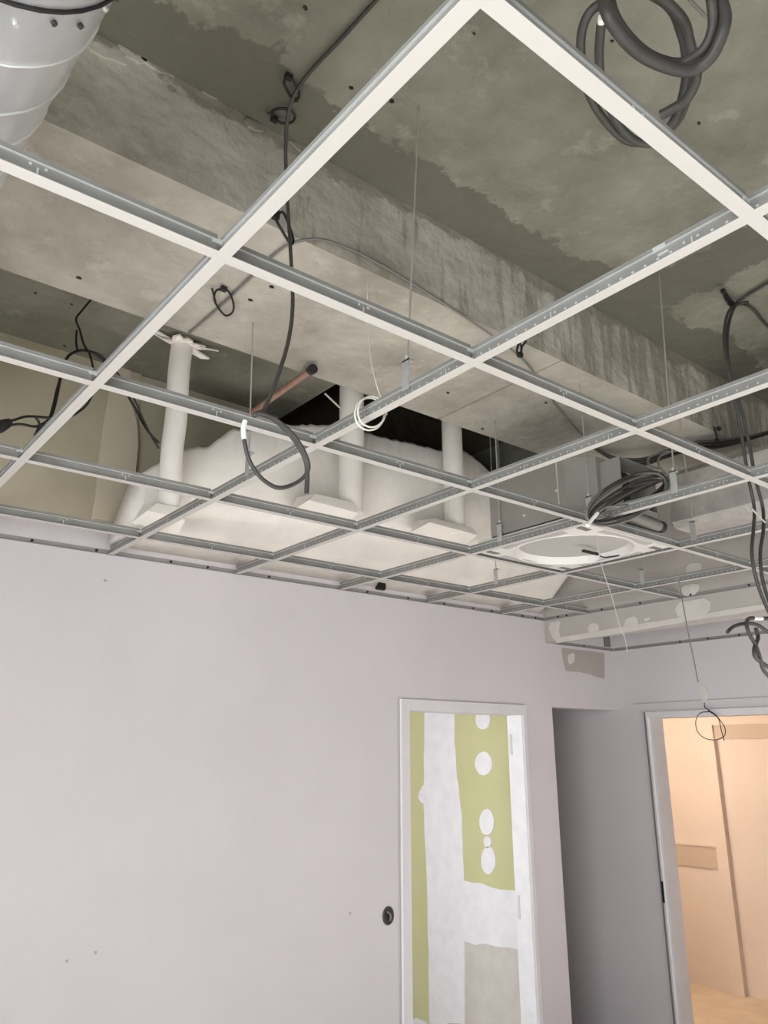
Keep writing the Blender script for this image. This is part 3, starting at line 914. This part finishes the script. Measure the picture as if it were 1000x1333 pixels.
# heavy cable coil hanging at top right
t = thing('hanging_cable_coil', 'heavy dark cable coil hanging from the slab at the upper right', 'cable', at(840, 150, 2, 3.1))
zz = 2.98
coil = [
    [(784, -15, 2, zz + .08), (788, 10, 2, zz), (802, 38, 2, zz - .03), (830, 68, 2, zz - .04), (865, 86, 2, zz - .04), (900, 92, 2, zz - .03), (925, 75, 2, zz - .02), (940, 45, 2, zz), (944, 18, 2, zz + .03), (932, -15, 2, zz + .08)],
    [(792, -15, 2, zz + .07), (800, 20, 2, zz + .02), (822, 52, 2, zz), (850, 74, 2, zz - .01), (885, 82, 2, zz), (915, 65, 2, zz), (928, 35, 2, zz + .02), (926, 0, 2, zz + .05), (922, -15, 2, zz + .08)],
    [(845, -10, 2, zz + .1), (868, 4, 2, zz + .09), (890, 28, 2, zz + .07), (898, 55, 2, zz + .06), (905, 85, 2, zz + .04), (906, 105, 2, zz + .03), (893, 130, 2, zz + .02), (870, 145, 2, zz + .02), (860, 150, 2, zz + .02)],
    [(855, -8, 2, zz + .11), (876, 15, 2, zz + .1), (886, 40, 2, zz + .09), (892, 65, 2, zz + .08), (893, 100, 2, zz + .07), (886, 135, 2, zz + .06), (874, 162, 2, zz + .05), (850, 186, 2, zz + .05), (822, 180, 2, zz + .05), (798, 150, 2, zz + .06), (785, 115, 2, zz + .07), (780, 75, 2, zz + .08), (783, 30, 2, zz + .09)],
    [(790, 0, 2, zz + .12), (768, 16, 2, zz + .11), (757, 45, 2, zz + .1), (758, 85, 2, zz + .09), (768, 125, 2, zz + .08), (790, 160, 2, zz + .07), (818, 184, 2, zz + .06), (850, 182, 2, zz + .06), (880, 160, 2, zz + .06), (896, 125, 2, zz + .06), (900, 95, 2, zz + .07)],
]
for k, l in enumerate(coil):
    MB().tube(P(l), (.0105, .009, .0095, .0085, .0085)[k], 10).build('cable_strand', M['cable'], t)
MB().tube(P([(783, 31, 2, zz + .09), (784, 22, 2, zz + .09)]), .0075, 8, sub=1).build('tape_end', M['white'], t)
tag(MB().tube(P([(898, 0, 2, ZS - .004), (921, 24, 2, ZS - .004)]), .003, 6, sub=1).build('slab_wire', M['cable_l']), 'short thin wire lying on the slab inside the hanging coil', 'wire')

# pair of dark cables on the right
RY = .66
t = thing('right_cable_pair', 'pair of dark cables dropping through the grid at the right edge', 'cable', at(985, 740, 1, .68))
MB().tube(P([(1030, 350, 2, ZS - .012), (1000, 368, 2, ZS - .012), (972, 385, 2, ZS - .012), (957, 396, 2, ZS - .03), (947, 410, 1, .72), (943, 440, 1, .68), (947, 475, 1, .67), (956, 515, 1, .67), (966, 570, 1, .68), (974, 620, 1, .69), (982, 660, 1, .70), (981, 690, 1, .69), (979, 720, 1, .68), (985, 755, 1, .68), (998, 790, 1, .68), (1012, 815, 1, .68)]), .0058, 8).build('cable_strand', M['cable'], t)
MB().tube(P([(1030, 440, 2, ZS - .012), (1000, 425, 2, ZS - .012), (980, 402, 2, ZS - .012), (962, 396, 2, ZS - .03), (952, 410, 1, .73), (947, 440, 1, .69), (950, 480, 1, .68), (962, 520, 1, .68), (975, 575, 1, .69), (984, 625, 1, .70), (993, 660, 1, .71), (994, 690, 1, .70), (990, 720, 1, .69), (993, 755, 1, .69), (1004, 790, 1, .69), (1016, 815, 1, .69)]), .0058, 8).build('cable_strand', M['cable'], t)
MB().tube(P([(979, 662, 1, .685), (986, 670, 1, .685), (996, 680, 1, .69)]), .003, 6).build('binding_wire', M['cable_p'], t)
tie('black cable tie under the slab holding the right cable pair', P([(942, 379, 2, ZS - .03), (950, 390, 2, ZS - .03), (958, 398, 2, ZS - .03), (952, 398, 2, ZS - .03), (946, 390, 2, ZS - .03)]), .0065, P([(958, 397, 2, ZS - .03), (975, 393, 2, ZS - .03)]), at(942, 379, 2, ZS - .03))

# knotted cable at the right edge
YN = .70
t = thing('knotted_cable', 'knotted dark cable end hanging low at the right edge', 'cable', at(985, 880, 1, YN))
MB().tube(P([(947, 823, 1, YN), (955, 816, 1, YN), (968, 812, 1, YN), (985, 813, 1, YN), (1003, 825, 1, YN)]), .0055, 8).build('cable_strand', M['cable'], t)
MB().tube(P([(1010, 805, 1, YN - .01), (990, 805, 1, YN - .01), (976, 805, 1, YN - .01), (972, 812, 1, YN - .01), (976, 826, 1, YN - .015), (985, 842, 1, YN - .015), (990, 858, 1, YN - .01), (994, 872, 1, YN), (1005, 884, 1, YN)]), .0058, 8).build('cable_strand', M['cable'], t)
MB().tube(P([(984, 818, 1, YN + .01), (987, 830, 1, YN + .01), (982, 845, 1, YN - .02), (984, 856, 1, YN - .02), (994, 864, 1, YN + .01), (1006, 872, 1, YN + .01)]), .0062, 8).build('cable_strand', M['cable'], t)
MB().tube(P([(982, 805, 1, YN - .012), (992, 805, 1, YN - .012)]), .0064, 8, sub=1).build('tape_end', M['white'], t)

# coil of cable lying on the grid in front of the cassette
t = thing('resting_cable_coil', 'large flattened coil of grey cable resting on the grid by the cassette', 'cable', at(765, 682, 1, 1.14))
for k in range(11):
    u = k / 10
    cx, cy = 818 + random.uniform(-3, 3), 651 + random.uniform(-2, 2) - 3 * (u - .5)
    a, b = 56 + random.uniform(-3, 3), 7 + 19 * u
    th = -.47 + random.uniform(-.04, .04)
    yy = 1.075 + .06 * (1 - u)
    pts = []
    for i in range(18):
        q = 2 * math.pi * i / 18
        ex, ey = a * math.cos(q), b * math.sin(q)
        pts.append((cx + ex * math.cos(th) - ey * math.sin(th), cy + ex * math.sin(th) + ey * math.cos(th), 1, yy + .01 * math.sin(q * 2 + k)))
    MB().tube(P(pts), .0042, 6, True, 3).build('coil_turn', M['cable_l' if k % 3 == 1 else 'cable'], t)
MB().tube(P([(872, 625, 1, 1.07), (868, 640, 1, 1.06), (850, 655, 1, 1.05), (815, 658, 1, 1.05), (790, 660, 1, 1.04), (778, 668, 1, 1.04)]), .0046, 6).build('coil_lead', M['cable_l'], t)
MB().tube(P([(778, 668, 1, 1.04), (771, 676, 1, 1.04), (765, 684, 1, 1.04)]), .006, 8).build('tape_end', M['white'], t)
MB().tube(P([(858, 610, 1, 1.12), (846, 606, 1, 1.12), (844, 598, 1, 1.13), (850, 593, 1, 1.14), (870, 587, 1, 1.14)]), .0046, 6).build('coil_lead', M['cable_l'], t)
MB().tube(P([(868, 618, 1, 1.12), (858, 606, 1, 1.12), (858, 596, 1, 1.13), (866, 590, 1, 1.14), (885, 585, 1, 1.15)]), .0046, 6).build('coil_lead', M['cable_l'], t)

# cables slung under the beam end
t = thing('slung_cable_bundle', 'dark cable bundle slung beneath the beam at the right', 'cable', at(860, 595, 2, 3.1))
for k in range(5):
    o = k * 2.2 - 4
    MB().tube(P([(775, 583 + o * .3, 2, ZB - .02), (800, 597 + o * .5, 2, ZB - .04), (835, 601 + o, 2, ZB - .06), (870, 590 + o, 2, ZB - .05), (905, 580 + o, 2, ZB - .04), (940, 577 + o, 2, ZB - .03), (975, 570 + o * .5, 2, ZB - .02), (1010, 560 + o * .3, 2, ZB - .02)]), .005, 6).build('cable_strand', M['black' if k % 2 else 'cable'], t)
tie('pair of black cable tie ends hanging over the slung bundle', P([(933, 571, 2, ZB - .03), (937, 576, 2, ZB - .03), (936, 581, 2, ZB - .03), (932, 578, 2, ZB - .03)]), .005, P([(935, 575, 2, ZB - .03), (930, 556, 2, ZB - .03)]), at(936, 558, 2, ZB - .03))

# thin strings and a black wire loop in front of the right wall
cable('pull_string', 'thin pale string hanging down below the cassette', (lambda y: P([(776, 695, 1, y), (783, 735, 1, y), (796, 775, 1, y), (806, 812, 1, y), (814, 832, 1, y), (817, 850, 1, y)]))(at(776, 695, 2, zc).y), .0017, 'cable_p', 'string', 6)
cable('pull_string', 'thin pale string hanging in front of the bulkhead, right of the cassette', (lambda y: P([(884, 757, 1, y), (889, 785, 1, y), (897, 828, 1, y), (904, 862, 1, y), (909, 888, 1, y)]))(at(884, 757, 2, ZG).y), .0028, 'cable_l', 'string', 6)
bl = thing('wall_wire_loop', 'thin black wire loop poking out above the right doorway', 'wire', at(917, 915, 0, XR))
MB().prism(ell(at(917, 903, 0, XR).y, at(917, 903, 0, XR).z, .03, .05, 12, .1), 0, XR - .006, XR - .001).build('plaster_dab', M['filler'], bl)
XQ = XR - .05
MB().tube(P([(917, 915, 0, XR - .004), (918, 921, 0, XR - .03), (924, 926, 0, XQ), (912, 928, 0, XQ), (906, 938, 0, XQ), (908, 952, 0, XQ), (918, 961, 0, XQ), (932, 963, 0, XQ), (943, 958, 0, XQ), (944, 948, 0, XQ), (938, 938, 0, XQ), (930, 929, 0, XQ), (922, 925, 0, XQ), (935, 935, 0, XQ + .01), (939, 950, 0, XQ + .01), (943, 964, 0, XQ + .01)]), .0026, 6).build('wire', M['black'], bl)
vb = at(790, 836, 1, YW)
tag(MB().box(vb.x - .035, vb.x + .025, YW - .012, YW + .001, ZL + .025, ZL + .10).build('cable_outlet_plate', M['cable_l']), 'small dark grey plate above the low wall angle in the corner', 'plate')

# recessed black socket box beside the left door frame
sb = at(505, 1192, 1, YW)
so = thing('socket_box', 'round black recessed socket box on the wall beside the left doorway', 'socket box', (sb.x, YW - .002, sb.z - .04))
MB().tube([(sb.x + .030 * math.cos(2 * math.pi * k / 20), YW - .003, sb.z + .037 * math.sin(2 * math.pi * k / 20)) for k in range(20)], .005, 6, True, sub=1).build('box_rim', M['cable'], so)
MB().prism(ell(sb.x, sb.z, .030, .037, 20), 1, YW - .003, YW - .0005).build('box_recess', M['black'], so)
MB().tube([(sb.x - .01, YW - .003, sb.z + .02), (sb.x + .005, YW - .015, sb.z + .005), (sb.x + .004, YW - .012, sb.z - .02)], .005, 6).build('wire_end', M['cable_l'], so)

for o in ROOTS:
    if '_o' in o:
        del o['_o']
